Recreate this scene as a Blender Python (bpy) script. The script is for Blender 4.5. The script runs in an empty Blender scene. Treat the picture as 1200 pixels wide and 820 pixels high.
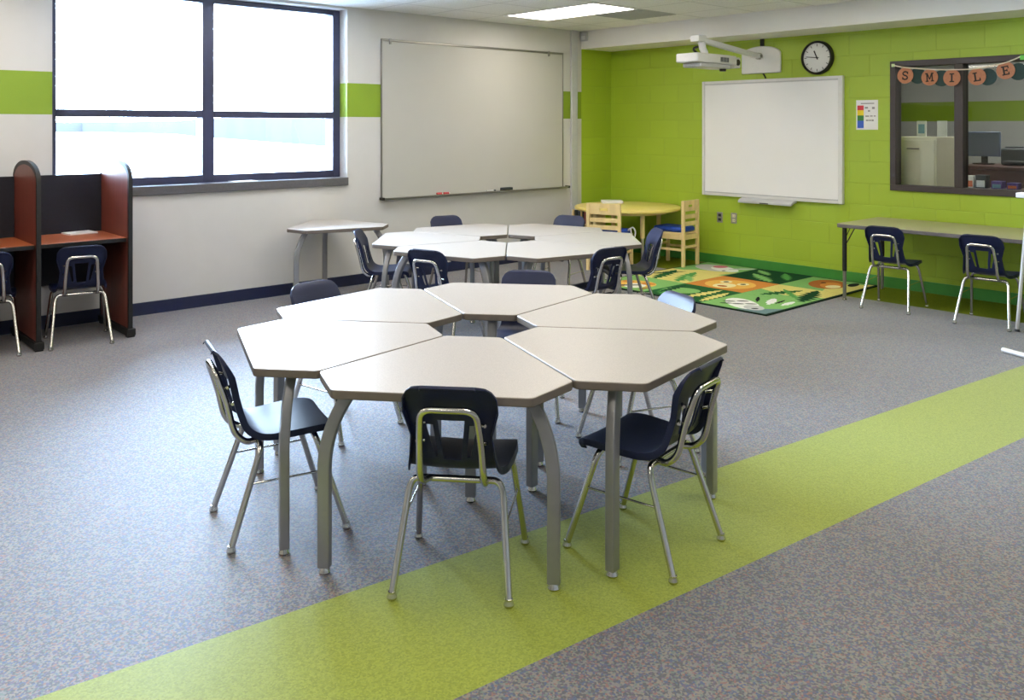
import bpy, bmesh, math, random
from mathutils import Vector, Matrix
random.seed(7)
S = bpy.context.scene
COL = S.collection
PI = math.pi
rad = math.radians

# ------------------------------------------------------------------ materials
def lin(c):
    return tuple(((v / 255) / 12.92 if v / 255 <= 0.04045 else ((v / 255 + 0.055) / 1.055) ** 2.4) for v in c)

def nodes(name):
    m = bpy.data.materials.new(name); m.use_nodes = True
    nt = m.node_tree
    b = nt.nodes['Principled BSDF']
    return m, nt, b

def mk(nt, t, **kw):
    n = nt.nodes.new(t)
    for k, v in kw.items():
        setattr(n, k, v)
    return n

def mat(name, rgb, rough=0.5, metal=0.0, vary=0.06, scale=40.0, bump=0.0, spec=0.5, coat=0.0, stretch=None):
    """principled material with procedural noise variation of colour and optional bump"""
    m, nt, b = nodes(name)
    c = lin(rgb)
    tc = mk(nt, 'ShaderNodeTexCoord')
    nz = mk(nt, 'ShaderNodeTexNoise'); nz.inputs['Scale'].default_value = scale
    nz.inputs['Detail'].default_value = 3
    if stretch:
        mp = mk(nt, 'ShaderNodeMapping'); mp.inputs['Scale'].default_value = stretch
        nt.links.new(tc.outputs['Object'], mp.inputs['Vector']); nt.links.new(mp.outputs[0], nz.inputs['Vector'])
    else:
        nt.links.new(tc.outputs['Object'], nz.inputs['Vector'])
    rp = mk(nt, 'ShaderNodeValToRGB')
    rp.color_ramp.elements[0].position = 0.3; rp.color_ramp.elements[1].position = 0.7
    rp.color_ramp.elements[0].color = (*[v * (1 - vary) for v in c], 1)
    rp.color_ramp.elements[1].color = (*[min(1, v * (1 + vary)) for v in c], 1)
    nt.links.new(nz.outputs['Fac'], rp.inputs['Fac']); nt.links.new(rp.outputs['Color'], b.inputs['Base Color'])
    b.inputs['Roughness'].default_value = rough; b.inputs['Metallic'].default_value = metal
    b.inputs['Specular IOR Level'].default_value = spec; b.inputs['Coat Weight'].default_value = coat
    if bump:
        bp = mk(nt, 'ShaderNodeBump'); bp.inputs['Strength'].default_value = bump; bp.inputs['Distance'].default_value = 0.002
        nt.links.new(nz.outputs['Fac'], bp.inputs['Height']); nt.links.new(bp.outputs[0], b.inputs['Normal'])
    return m

def emit(name, rgb, strength):
    m, nt, b = nodes(name)
    b.inputs['Base Color'].default_value = (0.8, 0.8, 0.8, 1)
    b.inputs['Emission Color'].default_value = (*lin(rgb), 1); b.inputs['Emission Strength'].default_value = strength
    return m

def glass(name, tint=(1, 1, 1), gloss=0.08):
    m = bpy.data.materials.new(name); m.use_nodes = True
    nt = m.node_tree
    nt.nodes.remove(nt.nodes['Principled BSDF'])
    out = nt.nodes['Material Output']
    tr = mk(nt, 'ShaderNodeBsdfTransparent'); tr.inputs[0].default_value = (*tint, 1)
    gl = mk(nt, 'ShaderNodeBsdfGlossy'); gl.inputs['Roughness'].default_value = 0.02
    fr = mk(nt, 'ShaderNodeFresnel'); fr.inputs['IOR'].default_value = 1.45
    mx = mk(nt, 'ShaderNodeMixShader')
    mt = mk(nt, 'ShaderNodeMath', operation='MULTIPLY'); mt.inputs[1].default_value = gloss / 0.04
    nt.links.new(fr.outputs[0], mt.inputs[0]); nt.links.new(mt.outputs[0], mx.inputs[0])
    nt.links.new(tr.outputs[0], mx.inputs[1]); nt.links.new(gl.outputs[0], mx.inputs[2]); nt.links.new(mx.outputs[0], out.inputs[0])
    return m

def math_(nt, op, a, b=None, c=None):
    n = mk(nt, 'ShaderNodeMath', operation=op)
    for i, v in enumerate((a, b, c)):
        if v is None: continue
        if isinstance(v, (int, float)): n.inputs[i].default_value = v
        else: nt.links.new(v, n.inputs[i])
    return n.outputs[0]

def carpet_material():
    m, nt, b = nodes('carpet_pile')
    tc = mk(nt, 'ShaderNodeTexCoord')
    sp = mk(nt, 'ShaderNodeSeparateXYZ'); nt.links.new(tc.outputs['Object'], sp.inputs[0])
    x, y = sp.outputs[0], sp.outputs[1]
    vo = mk(nt, 'ShaderNodeTexVoronoi'); vo.inputs['Scale'].default_value = 155
    nt.links.new(tc.outputs['Object'], vo.inputs['Vector'])
    hs = mk(nt, 'ShaderNodeSeparateColor'); nt.links.new(vo.outputs['Color'], hs.inputs[0])
    rp = mk(nt, 'ShaderNodeValToRGB'); rp.color_ramp.interpolation = 'CONSTANT'
    cols = [(0, (98, 98, 101)), (.16, (136, 134, 133)), (.32, (90, 102, 132)), (.44, (146, 137, 126)), (.58, (112, 101, 121)),
            (.70, (116, 129, 124)), (.82, (92, 94, 106)), (.92, (146, 110, 104))]
    e = rp.color_ramp.elements
    for i, (p, c) in enumerate(cols):
        el = e[i] if i < 2 else e.new(p)
        el.position = p; el.color = (*lin(c), 1)
    nt.links.new(hs.outputs[0], rp.inputs['Fac'])
    # slow blotches
    n2 = mk(nt, 'ShaderNodeTexNoise'); n2.inputs['Scale'].default_value = 14; n2.inputs['Detail'].default_value = 4
    nt.links.new(tc.outputs['Object'], n2.inputs['Vector'])
    mul = mk(nt, 'ShaderNodeMix', data_type='RGBA', blend_type='MULTIPLY'); mul.inputs['Factor'].default_value = 0.5
    r2 = mk(nt, 'ShaderNodeValToRGB'); r2.color_ramp.elements[0].position = .3; r2.color_ramp.elements[1].position = .7
    r2.color_ramp.elements[0].color = (.84, .84, .86, 1); r2.color_ramp.elements[1].color = (1, 1, 1, 1)
    nt.links.new(n2.outputs['Fac'], r2.inputs['Fac'])
    nt.links.new(rp.outputs['Color'], mul.inputs['A']); nt.links.new(r2.outputs['Color'], mul.inputs['B'])
    # green stripe crossing the room and green border along the green wall
    up = math_(nt, 'ADD', math_(nt, 'MULTIPLY', x, -0.1141), 2.6017)
    lo = math_(nt, 'ADD', math_(nt, 'MULTIPLY', x, -0.1013), 1.9387)
    stripe = math_(nt, 'MULTIPLY', math_(nt, 'LESS_THAN', y, up), math_(nt, 'GREATER_THAN', y, lo))
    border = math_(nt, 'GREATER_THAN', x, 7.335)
    n3 = mk(nt, 'ShaderNodeTexVoronoi'); n3.inputs['Scale'].default_value = 170
    nt.links.new(tc.outputs['Object'], n3.inputs['Vector'])
    g3 = mk(nt, 'ShaderNodeSeparateColor'); nt.links.new(n3.outputs['Color'], g3.inputs[0])
    gr = mk(nt, 'ShaderNodeValToRGB')
    gr.color_ramp.elements[0].color = (*lin(GREEN_CARPET[0]), 1); gr.color_ramp.elements[1].color = (*lin(GREEN_CARPET[1]), 1)
    nt.links.new(g3.outputs[0], gr.inputs['Fac'])
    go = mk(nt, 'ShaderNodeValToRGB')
    go.color_ramp.elements[0].color = (*lin((100, 112, 22)), 1); go.color_ramp.elements[1].color = (*lin((124, 136, 34)), 1)  # same carpet as the stripe, shade by the wall painted in as darker green
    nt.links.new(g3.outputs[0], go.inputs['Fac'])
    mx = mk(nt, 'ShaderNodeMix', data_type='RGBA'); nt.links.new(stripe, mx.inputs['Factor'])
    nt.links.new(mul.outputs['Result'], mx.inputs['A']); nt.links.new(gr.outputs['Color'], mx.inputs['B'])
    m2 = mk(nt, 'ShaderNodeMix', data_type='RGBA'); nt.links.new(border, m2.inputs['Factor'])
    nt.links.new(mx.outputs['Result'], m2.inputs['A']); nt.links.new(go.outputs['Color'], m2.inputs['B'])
    nt.links.new(m2.outputs['Result'], b.inputs['Base Color'])
    b.inputs['Roughness'].default_value = 0.6; b.inputs['Specular IOR Level'].default_value = 0.4
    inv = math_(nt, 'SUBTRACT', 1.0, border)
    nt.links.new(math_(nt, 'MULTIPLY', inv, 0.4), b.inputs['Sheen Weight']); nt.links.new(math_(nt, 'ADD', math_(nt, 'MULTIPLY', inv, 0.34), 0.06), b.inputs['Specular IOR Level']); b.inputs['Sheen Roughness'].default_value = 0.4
    bp = mk(nt, 'ShaderNodeBump'); bp.inputs['Strength'].default_value = 0.35; bp.inputs['Distance'].default_value = 0.003
    nt.links.new(hs.outputs[1], bp.inputs['Height']); nt.links.new(bp.outputs[0], b.inputs['Normal'])
    return m

def block_material(name, rgb, axis, strength=0.5, rough=0.45):
    """painted concrete block, 16 x 8 inch courses; axis = world axis the wall runs along"""
    m, nt, b = nodes(name)
    tc = mk(nt, 'ShaderNodeTexCoord')
    sp = mk(nt, 'ShaderNodeSeparateXYZ'); nt.links.new(tc.outputs['Object'], sp.inputs[0])
    cb = mk(nt, 'ShaderNodeCombineXYZ')
    nt.links.new(sp.outputs[axis], cb.inputs[0])
    zz = math_(nt, 'ADD', sp.outputs[2], 0.058)
    nt.links.new(zz, cb.inputs[1])
    br = mk(nt, 'ShaderNodeTexBrick'); br.offset = 0.5
    br.inputs['Scale'].default_value = 1.0; br.inputs['Brick Width'].default_value = 0.4064; br.inputs['Row Height'].default_value = 0.2032
    br.inputs['Mortar Size'].default_value = 0.0045; br.inputs['Mortar Smooth'].default_value = 0.6
    c = lin(rgb)
    br.inputs['Color1'].default_value = (*[v * .97 for v in c], 1); br.inputs['Color2'].default_value = (*[v * 1.03 for v in c], 1)
    br.inputs['Mortar'].default_value = (*[v * .9 for v in c], 1)
    nt.links.new(cb.outputs[0], br.inputs['Vector'])
    nt.links.new(br.outputs['Color'], b.inputs['Base Color'])
    nz = mk(nt, 'ShaderNodeTexNoise'); nz.inputs['Scale'].default_value = 160; nt.links.new(tc.outputs['Object'], nz.inputs['Vector'])
    h = math_(nt, 'ADD', math_(nt, 'MULTIPLY', br.outputs['Fac'], -1.0), math_(nt, 'MULTIPLY', nz.outputs['Fac'], 0.12))
    bp = mk(nt, 'ShaderNodeBump'); bp.inputs['Strength'].default_value = strength; bp.inputs['Distance'].default_value = 0.004
    nt.links.new(h, bp.inputs['Height']); nt.links.new(bp.outputs[0], b.inputs['Normal'])
    b.inputs['Roughness'].default_value = rough
    return m

def ceiling_material():
    m, nt, b = nodes('ceiling_tile')
    tc = mk(nt, 'ShaderNodeTexCoord')
    sp = mk(nt, 'ShaderNodeSeparateXYZ'); nt.links.new(tc.outputs['Object'], sp.inputs[0])
    def line(s, off):
        f = math_(nt, 'FRACT', math_(nt, 'DIVIDE', math_(nt, 'SUBTRACT', s, off - 0.305), 0.61))
        d = math_(nt, 'ABSOLUTE', math_(nt, 'SUBTRACT', f, 0.5))
        return math_(nt, 'LESS_THAN', d, 0.02)
    g = math_(nt, 'MAXIMUM', line(sp.outputs[0], 5.82), line(sp.outputs[1], 5.36))
    nz = mk(nt, 'ShaderNodeTexNoise'); nz.inputs['Scale'].default_value = 90; nz.inputs['Detail'].default_value = 4
    nt.links.new(tc.outputs['Object'], nz.inputs['Vector'])
    rp = mk(nt, 'ShaderNodeValToRGB')
    rp.color_ramp.elements[0].position = .35; rp.color_ramp.elements[1].position = .6
    rp.color_ramp.elements[0].color = (*lin((236, 236, 234)), 1); rp.color_ramp.elements[1].color = (*lin((250, 250, 248)), 1)
    nt.links.new(nz.outputs['Fac'], rp.inputs['Fac'])
    mx = mk(nt, 'ShaderNodeMix', data_type='RGBA'); nt.links.new(g, mx.inputs['Factor'])
    nt.links.new(rp.outputs['Color'], mx.inputs['A']); mx.inputs['B'].default_value = (*lin((222, 222, 220)), 1)
    nt.links.new(mx.outputs['Result'], b.inputs['Base Color']); b.inputs['Roughness'].default_value = .9
    bp = mk(nt, 'ShaderNodeBump'); bp.inputs['Strength'].default_value = .4; bp.inputs['Distance'].default_value = .004
    nt.links.new(math_(nt, 'SUBTRACT', 1.0, g), bp.inputs['Height']); nt.links.new(bp.outputs[0], b.inputs['Normal'])
    return m

GREEN_CARPET = ((133, 146, 34), (159, 170, 54))
M = {}
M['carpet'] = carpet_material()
M['white_paint'] = mat('white_wall_paint', (209, 207, 204), .6, vary=.015, scale=6)
M['green_band'] = mat('green_stripe_paint', (132, 158, 38), .5, vary=.03, scale=5)
M['green_block'] = block_material('green_block_paint', (164, 189, 50), 1)
M['green_block_x'] = block_material('green_block_paint_return', (164, 189, 50), 0)
M['ceiling'] = ceiling_material()
M['bulkhead'] = mat('bulkhead_paint', (240, 239, 236), .7, vary=.015, scale=4)
M['navy_base'] = mat('navy_rubber_base', (27, 34, 66), .45, vary=.08, scale=8)
M['green_base'] = mat('green_rubber_base', (62, 138, 52), .5, vary=.06, scale=8)
M['laminate'] = mat('speckled_laminate', (174, 165, 156), .34, vary=.13, scale=260, spec=.5)
M['edge_band'] = mat('taupe_edge_band', (112, 103, 94), .5, vary=.05, scale=30)
M['leg_paint'] = mat('silver_leg_paint', (150, 150, 152), .38, metal=.55, vary=.04, scale=20)
M['chrome'] = mat('chrome_tube', (205, 203, 198), .16, metal=1.0, vary=.02, scale=10)
M['navy_plastic'] = mat('navy_plastic', (22, 31, 64), .44, vary=.1, scale=120, bump=.08, spec=.38)
M['frame_dark'] = mat('window_frame_bronze', (52, 54, 80), .4, vary=.05, scale=12)
M['frame_brown'] = mat('inner_window_frame_brown', (64, 56, 56), .45, vary=.06, scale=12)
M['sill'] = mat('dark_sill_stone', (92, 90, 92), .3, vary=.08, scale=60)
M['glass'] = glass('clear_window_glass', (.98, .99, 1), .04)
M['glass_in'] = glass('office_window_glass', (.92, .95, .95), .05)
M['board_white'] = mat('whiteboard_surface', (196, 194, 189), .22, vary=.01, scale=3)
M['board_bright'] = mat('interactive_board_surface', (244, 244, 246), .4, vary=.008, scale=3)
M['aluminium'] = mat('aluminium_trim', (150, 148, 144), .35, metal=.8, vary=.03, scale=20)
M['black_plastic'] = mat('black_plastic', (16, 16, 18), .5, vary=.1, scale=40)
M['grey_plastic'] = mat('pale_grey_plastic', (196, 197, 200), .4, vary=.03, scale=20)
M['white_plastic'] = mat('white_plastic', (226, 226, 226), .4, vary=.02, scale=20)
M['white_metal'] = mat('white_painted_metal', (232, 232, 234), .35, vary=.02, scale=20)
M['wood_light'] = mat('light_maple_wood', (236, 210, 150), .45, vary=.09, scale=14, stretch=(1, 1, .12))
M['wood_top'] = mat('maple_table_laminate', (238, 216, 124), .35, vary=.05, scale=9, stretch=(.3, 2.2, 1))
M['cherry'] = mat('cherry_laminate', (166, 88, 52), .32, vary=.16, scale=16, stretch=(.5, 3, .35))
M['cherry_panel'] = mat('cherry_panel_laminate', (120, 62, 50), .4, vary=.16, scale=16, stretch=(1, 3, .12))
M['carrel_navy'] = mat('carrel_navy_panel', (18, 19, 32), .7, vary=.1, scale=60)
M['blue_cushion'] = mat('royal_blue_cushion', (38, 80, 186), .6, vary=.15, scale=30, bump=.1)
M['paper'] = mat('white_paper', (240, 240, 242), .7, vary=.01, scale=10)
M['kraft'] = mat('copper_card', (186, 124, 92), .7, vary=.08, scale=60)
M['teal_card'] = mat('dark_teal_card', (40, 66, 66), .7, vary=.1, scale=30)
M['ink'] = mat('black_ink', (30, 22, 20), .6, vary=.05, scale=30)
M['string'] = mat('cream_string', (232, 222, 204), .8, vary=.08, scale=200)
M['lime_clip'] = mat('lime_tape', (104, 196, 74), .5, vary=.05, scale=30)
M['pale_clip'] = mat('pale_green_tape', (206, 226, 178), .5, vary=.05, scale=30)
M['table_grey'] = mat('grey_green_laminate', (166, 160, 130), .3, vary=.08, scale=260, spec=.5)
M['table_edge'] = mat('grey_edge_band', (98, 92, 92), .5, vary=.05, scale=30)
M['light'] = emit('lamp_diffuser', (255, 246, 230), 9.8)
M['vent'] = mat('grey_vent_paint', (190, 190, 190), .6, vary=.03, scale=20)
M['clock_face'] = mat('clock_face', (226, 228, 226), .3, vary=.01, scale=10)
M['red'] = mat('red_plastic', (206, 70, 78), .5, vary=.08, scale=30)
M['steel'] = mat('brushed_steel_plate', (176, 174, 168), .35, metal=.7, vary=.05, scale=60)

# ------------------------------------------------------------------ mesh helpers
class MB:
    def __init__(s):
        s.bm = bmesh.new()
    def _mi(s, faces, mi):
        for f in faces: f.material_index = mi
    def box(s, x0, x1, y0, y1, z0, z1, mi=0, mt=None):
        vs = [s.bm.verts.new(Vector(p)) for p in ((x0, y0, z0), (x1, y0, z0), (x1, y1, z0), (x0, y1, z0), (x0, y0, z1), (x1, y0, z1), (x1, y1, z1), (x0, y1, z1))]
        if mt:
            for v in vs: v.co = mt @ v.co
        fs = [s.bm.faces.new([vs[i] for i in q]) for q in ((3, 2, 1, 0), (4, 5, 6, 7), (0, 1, 5, 4), (1, 2, 6, 5), (2, 3, 7, 6), (3, 0, 4, 7))]
        s._mi(fs, mi); return s
    def prism(s, pts, z0, z1, mi=0, side=None, mt=None):
        """polygon in xy extruded in z; mt maps to the final frame"""
        mt = mt or Matrix()
        lo = [s.bm.verts.new(mt @ Vector((p[0], p[1], z0))) for p in pts]
        hi = [s.bm.verts.new(mt @ Vector((p[0], p[1], z1))) for p in pts]
        n = len(pts); sd = mi if side is None else side
        s._mi([s.bm.faces.new(hi)], mi); s._mi([s.bm.faces.new(lo[::-1])], sd)
        s._mi([s.bm.faces.new((lo[i], lo[(i + 1) % n], hi[(i + 1) % n], hi[i])) for i in range(n)], sd)
        return s
    def tube(s, path, r, n=10, mi=0, cap=True, rect=None):
        """sweep a circle (or rect=(w,h)) along a polyline"""
        P = [Vector(p) for p in path]
        prof = [(r * math.cos(2 * PI * k / n), r * math.sin(2 * PI * k / n)) for k in range(n)] if not rect else rect
        n = len(prof); rings = []; prev = None
        for i, p in enumerate(P):
            t = (P[min(i + 1, len(P) - 1)] - P[max(i - 1, 0)]).normalized()
            if prev is None:
                a = Vector((0, 0, 1)) if abs(t.z) < .9 else Vector((1, 0, 0))
                u = t.cross(a).normalized()
            else:
                u = (prev - t * prev.dot(t)).normalized()
            prev = u; v = t.cross(u)
            rings.append([s.bm.verts.new(p + u * a + v * b) for a, b in prof])
        fs = []
        for A, B in zip(rings, rings[1:]):
            fs += [s.bm.faces.new((A[k], A[(k + 1) % n], B[(k + 1) % n], B[k])) for k in range(n)]
        if cap:
            fs += [s.bm.faces.new(rings[0][::-1]), s.bm.faces.new(rings[-1])]
        s._mi(fs, mi); return s
    def lathe(s, prof, n=24, mi=0, mt=None):
        """(r, z) profile about z"""
        mt = mt or Matrix(); rings = []
        for r, z in prof:
            if r < 1e-6: rings.append([s.bm.verts.new(mt @ Vector((0, 0, z)))])
            else: rings.append([s.bm.verts.new(mt @ Vector((r * math.cos(2 * PI * k / n), r * math.sin(2 * PI * k / n), z))) for k in range(n)])
        fs = []
        for A, B in zip(rings, rings[1:]):
            for k in range(n):
                q = [A[k % len(A)], A[(k + 1) % len(A)], B[(k + 1) % len(B)], B[k % len(B)]]
                u = []
                for v in q:
                    if v not in u: u.append(v)
                if len(u) > 2: fs.append(s.bm.faces.new(u))
        s._mi(fs, mi); return s
    def build(s, name, mats, parent=None, bevel=0, segs=2, smooth=35, solid=0):
        bmesh.ops.recalc_face_normals(s.bm, faces=s.bm.faces)
        me = bpy.data.meshes.new(name); s.bm.to_mesh(me); s.bm.free()
        for m in (mats if isinstance(mats, (list, tuple)) else [mats]): me.materials.append(m)
        if smooth:
            me.shade_smooth(); me.set_sharp_from_angle(angle=rad(smooth))
        o = bpy.data.objects.new(name, me); COL.objects.link(o)
        if solid:
            d = o.modifiers.new('solid', 'SOLIDIFY'); d.thickness = solid; d.offset = -1
        if bevel:
            d = o.modifiers.new('bevel', 'BEVEL'); d.width = bevel; d.segments = segs; d.limit_method = 'ANGLE'; d.angle_limit = rad(40)
            d.harden_normals = False
        if parent: o.parent = parent
        return o

def rounded(path, r, n=6):
    """replace the inner corners of a polyline with arcs-like bends"""
    P = [Vector(p) for p in path]; out = [P[0]]
    for i in range(1, len(P) - 1):
        a, b, c = P[i - 1], P[i], P[i + 1]
        d1 = min(r, (a - b).length * .49); d2 = min(r, (c - b).length * .49)
        p0 = b + (a - b).normalized() * d1; p2 = b + (c - b).normalized() * d2
        for k in range(n + 1):
            t = k / n
            out.append(p0 * (1 - t) ** 2 + b * 2 * t * (1 - t) + p2 * t * t)
    out.append(P[-1]); return out

def catmull(P, per=6):
    P = [Vector(p) for p in P]; out = []
    for i in range(len(P) - 1):
        a = P[max(i - 1, 0)]; b = P[i]; c = P[i + 1]; d = P[min(i + 2, len(P) - 1)]
        for k in range(per):
            t = k / per
            out.append(.5 * ((2 * b) + (c - a) * t + (2 * a - 5 * b + 4 * c - d) * t * t + (3 * b - a - 3 * c + d) * t ** 3))
    out.append(P[-1]); return out

def interp(x, xs, ys):
    if x <= xs[0]: return ys[0]
    for i in range(len(xs) - 1):
        if x <= xs[i + 1]:
            t = (x - xs[i]) / (xs[i + 1] - xs[i]); return ys[i] + (ys[i + 1] - ys[i]) * t
    return ys[-1]

def round_poly(pts, r, n=5):
    out = []; N = len(pts)
    for i in range(N):
        a, b, c = Vector(pts[i - 1]), Vector(pts[i]), Vector(pts[(i + 1) % N])
        p0 = b + (a - b).normalized() * r; p2 = b + (c - b).normalized() * r
        for k in range(n + 1):
            t = k / n; out.append(tuple(p0 * (1 - t) ** 2 + b * 2 * t * (1 - t) + p2 * t * t))
    return out

def rrect(w, h, r, n=3):
    return round_poly([(-w / 2, -h / 2), (w / 2, -h / 2), (w / 2, h / 2), (-w / 2, h / 2)], r, n)

def thing(name, label, cat, loc=(0, 0, 0), rz=0, group=None):
    o = bpy.data.objects.new(name, None); COL.objects.link(o)
    o.empty_display_size = .1; o.location = loc; o.rotation_euler = (0, 0, rz)
    o['label'] = label; o['category'] = cat
    if group: o['group'] = group
    return o

def tag(o, label, cat, group=None):
    o['label'] = label; o['category'] = cat
    if group: o['group'] = group
    return o

def struct(o):
    o['kind'] = 'structure'; return o

def dup(root, loc, rz, label, group=None):
    r = root.copy(); COL.objects.link(r); r.location = loc; r.rotation_euler = (0, 0, rz); r['label'] = label
    if group: r['group'] = group
    for ch in list(root.children):
        c = ch.copy(); COL.objects.link(c); c.parent = r
        for g in list(ch.children):
            d = g.copy(); COL.objects.link(d); d.parent = c
    return r

# ------------------------------------------------------------------ room shell
YW = 7.108      # inner face of the white window wall
XG = 8.03       # inner face of the green wall
CZ = 2.62       # ceiling
XB = 7.50       # face of the bulkhead
X0, Y0 = -3.2, -3.6

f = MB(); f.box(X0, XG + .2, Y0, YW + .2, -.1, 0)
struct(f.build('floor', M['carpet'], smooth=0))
c = MB(); c.box(X0, XG + .2, Y0, YW + .2, CZ, CZ + .1)
struct(c.build('ceiling', M['ceiling'], smooth=0))

# white wall with the window opening; green band and the green return under the bulkhead
BZ0, BZ1 = 1.587, 1.905
WX0, WX1, WZ0, WZ1 = 1.79, 4.315, 1.0, 2.595
w = MB()
for a, b in ((X0, WX0), (WX1, XB)):
    w.box(a, b, YW, YW + .22, 0, BZ0, 0); w.box(a, b, YW, YW + .22, BZ0, BZ1, 1); w.box(a, b, YW, YW + .22, BZ1, CZ, 0)
w.box(WX0, WX1, YW, YW + .22, 0, WZ0, 0); w.box(WX0, WX1, YW, YW + .22, WZ1, CZ, 0)
w.box(XB, XG + .2, YW, YW + .22, 0, CZ, 2)
struct(w.build('wall_left', [M['white_paint'], M['green_band'], M['green_block_x']], smooth=0))

# green wall with the office window opening
GY0, GY1, GZ0, GZ1 = 2.44, 3.66, .905, 2.10
w = MB()
w.box(XG, XG + .16, GY1, YW, 0, CZ); w.box(XG, XG + .16, Y0, GY0, 0, CZ)
w.box(XG, XG + .16, GY0, GY1, 0, GZ0); w.box(XG, XG + .16, GY0, GY1, GZ1, CZ)
struct(w.build('wall_right', M['green_block'], smooth=0))
w = MB(); w.box(X0 - .15, X0, Y0, YW + .2, 0, CZ); struct(w.build('wall_side', M['white_paint'], smooth=0))
w = MB(); w.box(X0, XG + .2, Y0 - .15, Y0, 0, CZ); struct(w.build('wall_rear', M['white_paint'], smooth=0))
w = MB(); w.box(XB, XG, Y0, YW, 2.41, CZ); struct(w.build('trim_1', M['bulkhead'], smooth=0))          # bulkhead over the green wall
w = MB(); w.box(X0, XB, YW - .012, YW, 0, .1); struct(w.build('baseboard_left', M['navy_base'], bevel=.003))
w = MB(); w.box(XB, XG, YW - .012, YW, 0, .1); w.box(XG - .012, XG, Y0, YW, 0, .1); struct(w.build('baseboard_right', M['green_base'], bevel=.003))
w = MB(); w.box(7.31, 7.41, YW - .028, YW, .1, CZ); struct(w.build('trim_2', M['grey_plastic'], bevel=.006))   # raceway

# window on the white wall
fy0, fy1 = YW + .13, YW + .27
w = MB()
jx = [(WX0, WX0 + .06), (2.985, 3.085), (WX1 - .075, WX1)]
for a, b in jx: w.box(a, b, fy0, fy1, WZ0 + .02, WZ1)
for (a, b) in ((jx[0][1], jx[1][0]), (jx[1][1], jx[2][0])):
    w.box(a, b, fy0, fy1, WZ0 + .02, 1.085); w.box(a, b, fy0, fy1, 1.572, 1.632); w.box(a, b, fy0, fy1, 2.548, WZ1)
win = struct(w.build('window_1', M['frame_dark'], bevel=.004))
for (a, b) in ((jx[0][1], jx[1][0]), (jx[1][1], jx[2][0])):
    for z0, z1 in ((1.085, 1.572), (1.632, 2.548)):
        g = MB(); g.box(a, b, fy0 + .032, fy0 + .038, z0, z1); g.build('pane', M['glass'], win, smooth=0)
w = MB(); w.box(WX0, WX1 - .002, YW - .03, fy0 + .02, .947, 1.022)
struct(w.build('trim_3', M['sill'], bevel=.005))      # window sill

# what lies outside: pale ground and a low wall
g = MB(); g.box(-30, 90, YW + .35, 190, -.2, .6)
M['outside_ground'] = mat('pale_concrete_ground', (222, 224, 228), .9, vary=.03, scale=.5, spec=0)
M['outside_wall'] = mat('slate_blue_wall', (50, 50, 52), .9, vary=.08, scale=.2, spec=0)
struct(g.build('ground', M['outside_ground'], smooth=0))
g = MB(); g.prism([(-20, 150), (39, 139), (40, 128), (38, 100), (30, 74), (20, 35), (28, 33), (60, 150), (40, 170), (-20, 170)], .6, 2.1)
tag(g.build('boundary_wall', M['outside_wall'], smooth=0), 'blue-grey low wall standing far outside the big window', 'wall')

# office window frame in the green wall
w = MB()
fx0, fx1 = XG - .02, XG + .10
T = .055
w.box(fx0, fx1, GY0, GY1, GZ0, GZ0 + T); w.box(fx0, fx1, GY0, GY1, GZ1 - T, GZ1)
for a, b in ((GY0, GY0 + T), (3.015, 3.09), (GY1 - T, GY1)): w.box(fx0, fx1, a, b, GZ0 + T, GZ1 - T)
win2 = struct(w.build('window_2', M['frame_brown'], bevel=.004))
for a, b in ((GY0 + T, 3.015), (3.09, GY1 - T)):
    g = MB(); g.box(XG + .045, XG + .051, a, b, GZ0 + T, GZ1 - T); g.build('pane', M['glass_in'], win2, smooth=0)

# ------------------------------------------------------------------ office behind the green wall
OX0, OX1, OY0, OY1 = XG + .16, 11.2, .2, 6.2
M['office_wall'] = mat('office_grey_paint', (176, 176, 176), .7, vary=.02, scale=4)
M['office_floor'] = mat('office_carpet', (96, 92, 90), .9, vary=.12, scale=60)
M['mahogany'] = mat('mahogany_laminate', (74, 34, 30), .35, vary=.2, scale=10, stretch=(1, 4, .3))
M['cream_paint'] = mat('cream_cabinet_paint', (236, 228, 204), .5, vary=.03, scale=8)
M['charcoal'] = mat('charcoal_plastic', (58, 64, 72), .5, vary=.08, scale=30)
M['screen'] = mat('grey_monitor_back', (100, 114, 148), .35, vary=.05, scale=20)
M['purple'] = mat('purple_plastic', (84, 62, 150), .5, vary=.1, scale=40)
M['orange'] = mat('orange_card', (220, 110, 60), .6, vary=.1, scale=30)
M['sky_card'] = mat('light_blue_card', (120, 168, 196), .6, vary=.1, scale=30)
w = MB(); w.box(OX0, OX1, OY0, OY1, -.1, 0); struct(w.build('floor_office', M['office_floor'], smooth=0))
w = MB(); w.box(OX0, OX1, OY0, OY1, CZ, CZ + .1); struct(w.build('ceiling_office', M['bulkhead'], smooth=0))
w = MB(); w.box(OX1, OX1 + .1, OY0, OY1, 0, 1.56, 0); w.box(OX1, OX1 + .1, OY0, OY1, 1.56, 1.80, 1); w.box(OX1, OX1 + .1, OY0, OY1, 1.80, CZ, 0)
struct(w.build('wall_office_far', [M['office_wall'], M['green_band']], smooth=0))
w = MB()
w.box(OX0, OX1, OY1, OY1 + .1, 0, CZ); struct(w.build('wall_office_left', M['office_wall'], smooth=0))
w = MB(); w.box(OX0, OX1, OY0 - .1, OY0, 0, CZ); struct(w.build('wall_office_right', M['office_wall'], smooth=0))

def simple(name, label, cat, mb, m, bevel=.004, group=None, **kw):
    return tag(mb.build(name, m, bevel=bevel, **kw), label, cat, group)

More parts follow.
